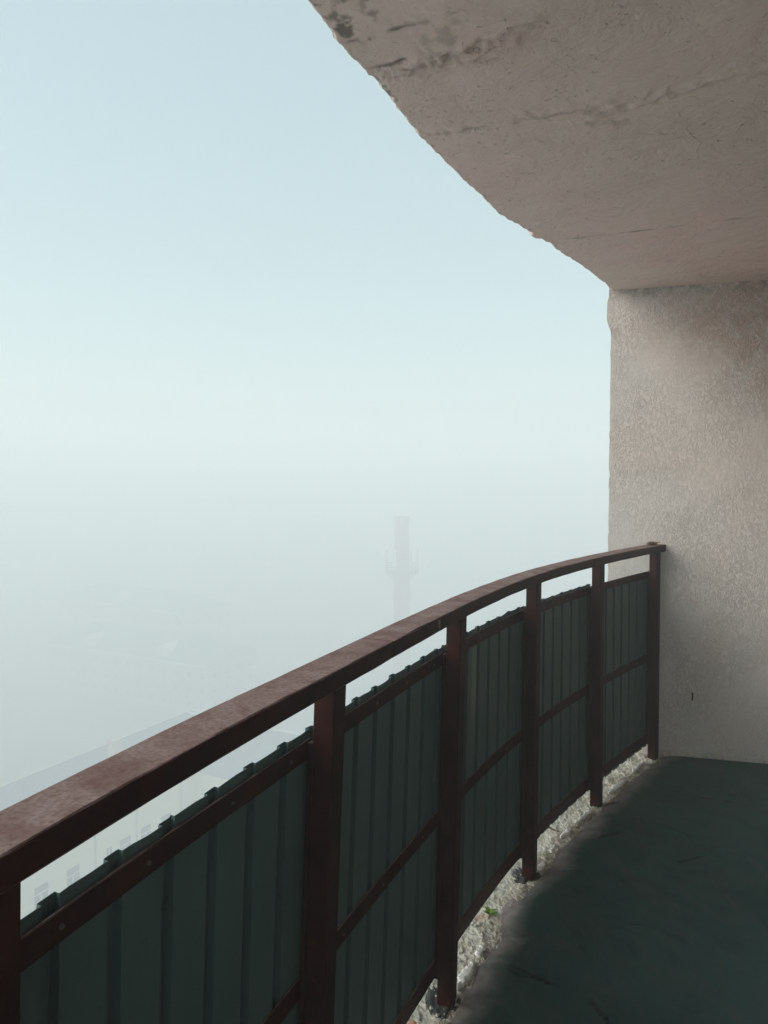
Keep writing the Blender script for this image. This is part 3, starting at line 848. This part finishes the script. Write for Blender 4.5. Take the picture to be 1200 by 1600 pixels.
# houses further off
def block(name, cx, cy, dx, dy, H, rz, wallm, label, roof_h=3.0, floors=4, dormer=0, group='houses fading in the fog'):
    rt_ = empty(name, (cx, cy, GROUND), label, 'building', group, rz)
    m = MB(); hs = []; n = max(2, int(dx/3.4)); ws = []
    fh = (H-1.2)/floors
    for k in range(n):
        a = dx*(k+.5)/n
        for f in range(floors): z = 1.2+f*fh; hs.append((a-.7, a+.7, z, z+1.6)); ws.append((a, z))
    facade(m, (-dx/2, -dy/2), (1, 0), (0, -1), dx, 0, H, hs)
    n2 = max(2, int(dy/3.6)); hs2 = []; ws2 = []
    for k in range(n2):
        a = dy*(k+.5)/n2
        for f in range(floors): z = 1.2+f*fh; hs2.append((a-.7, a+.7, z, z+1.6)); ws2.append((a, z))
    facade(m, (dx/2, -dy/2), (0, 1), (1, 0), dy, 0, H, hs2)
    quadwall(m, (dx/2, dy/2), (-dx/2, dy/2), 0, H); quadwall(m, (-dx/2, dy/2), (-dx/2, -dy/2), 0, H)
    mesh('wall', m.vf, wallm, rt_)
    for a, z in ws: add_win(rt_, WSQ, -dx/2+a, -dy/2+.12, z, 0)
    for a, z in ws2: add_win(rt_, WSQ, dx/2-.12, -dy/2+a, z, math.pi/2)
    r_ = MB(); e = .5; x, y = dx/2+e, dy/2+e; ins = min(x, y)
    r_.add([(-x, -y, H), (x, -y, H), (x, y, H), (-x, y, H), (-x+ins, -y+ins, H+roof_h), (x-ins+.01, -y+ins, H+roof_h), (x-ins+.01, y-ins+.01, H+roof_h), (-x+ins, y-ins+.01, H+roof_h)],
           [(3, 2, 1, 0), (0, 1, 5, 4), (1, 2, 6, 5), (2, 3, 7, 6), (3, 0, 4, 7), (4, 5, 6, 7)])
    rf = mesh('roof', r_.vf, ROOF, rt_)
    fl = MB(); fl.box(-x, x, -y-.08, -y-.003, H-.25, H+.02); mesh('eaves_board', fl.vf, ROOFL, rt_)
    for k in range(dormer):
        dxp = -dx/2+dx*(k+.6)/(dormer+.2)
        d = MB(); d.add([(dxp-1.6, -y+1.2, H+.2), (dxp+1.6, -y+1.2, H+.2), (dxp+1.6, -y+1.2, H+2.0), (dxp, -y+1.2, H+3.1), (dxp-1.6, -y+1.2, H+2.0),
                         (dxp-1.6, -y+6, H+.2), (dxp+1.6, -y+6, H+.2), (dxp+1.6, -y+6, H+2.0), (dxp, -y+6, H+3.1), (dxp-1.6, -y+6, H+2.0)],
                        [(0, 1, 2, 3, 4), (1, 6, 7, 2), (0, 4, 9, 5), (2, 7, 8, 3), (4, 3, 8, 9)])
        mesh('dormer', d.vf, FRAME, rt_)
    return rt_
hz = math.atan2(-fv[1], -fv[0])+math.pi
block('town_house', -55, 165, 50, 16, 10.5, math.atan2(fv[1], fv[0]), CREAM3, 'pale low house with white dormers and grey roof, behind the near cream courtyard building', 4.4, 3, 2)
block('town_house', -98, 121, 20, 17, 9.0, math.atan2(fv[1], fv[0]), CREAM2, 'rose-grey house at the left edge of the photo behind the courtyard building', 3.0, 2, 1)
block('town_house', -70, 205, 55, 18, 15.0, math.atan2(fv[1], fv[0])-.1, CREAM3, 'faintest long pale house, farthest back in the fog above the handrail', 3.6, 4, 1)

# chimney with an antenna platform
CH = (4.0*1.0, 150.0)
chx = (628-600)/1113.5*150; ct = CAM_Z-6.9
ch = empty('factory_chimney', (chx, 150, GROUND), 'tall tapering brick chimney with an antenna platform, faint in the fog', 'chimney')
co = tuple(ch.location)
m = MB(); m.cyl((chx, 150), 2.05, 1.50, GROUND, ct-1.2, 28); m.cyl((chx, 150), 1.62, 1.58, ct-1.195, ct, 28)
mesh('shaft', m.vf, BRICK, ch, co, False)
pz = ct-12.0
m = MB(); m.cyl((chx, 150), 3.3, 3.3, pz, pz+.25, 28)
for k in range(16):
    a = 2*math.pi*k/16; x, y = chx+3.2*math.cos(a), 150+3.2*math.sin(a)
    m.tube([(x, y, pz+.25), (x, y, pz+1.4)], .08)
for hh in (.8, 1.4):
    m.tube([(chx+3.2*math.cos(2*math.pi*k/24), 150+3.2*math.sin(2*math.pi*k/24), pz+hh) for k in range(25)], .09)
for k in range(8):
    a = 2*math.pi*k/8; m.tube([(chx+3.1*math.cos(a), 150+3.1*math.sin(a), pz), (chx+1.7*math.cos(a), 150+1.7*math.sin(a), pz-1.6)], .08)
plat = mesh('platform', m.vf, DKST, ch, co)
for (a, r_, z0, h_, w_) in ((198, 3.45, .6, 3.6, .5), (212, 1.9, .6, 4.4, .8), (300, 3.5, .8, 3.4, .5), (340, 3.45, .7, 3.6, .5), (20, 3.5, .9, 3.2, .5), (160, 3.5, .4, 3.4, .5)):
    x, y = chx+r_*math.cos(R(a)), 150+r_*math.sin(R(a)); m = MB(); m.box(x-w_/2, x+w_/2, y-.2, y+.2, pz+z0, pz+z0+h_)
    an = mesh('antenna', m.vf, ANTW if r_ < 3 else PIPE, ch, co)
    m = MB(); m.tube([(x+.1, y+.28, pz), (x+.1, y+.28, pz+z0+h_+.7)], .13); m.tube([(x+.1, y+.28, pz+h_*.6), (chx+1.6*math.cos(R(a)), 150+1.6*math.sin(R(a)), pz+h_*.6)], .12)
    mesh('mast', m.vf, DKST, an, co)

# ------------------------------------------------------------------ haze
hb = MB(); hb.box(-1000, 1000, -1000, 1000, GROUND-1, 16.0)
hz_ = bpy.data.materials.new('fog'); hz_.use_nodes = True; t = hz_.node_tree; t.nodes.clear()
ho = t.nodes.new('ShaderNodeOutputMaterial'); pv = t.nodes.new('ShaderNodeVolumePrincipled')
pv.inputs['Density'].default_value = .0155; pv.inputs['Color'].default_value = (.975, .983, .985, 1); pv.inputs['Anisotropy'].default_value = 0
t.links.new(pv.outputs[0], ho.inputs['Volume'])
haze = mesh('haze', hb.vf, hz_); tag(haze, 'pale morning fog filling the air over the town', 'fog', kind='stuff')
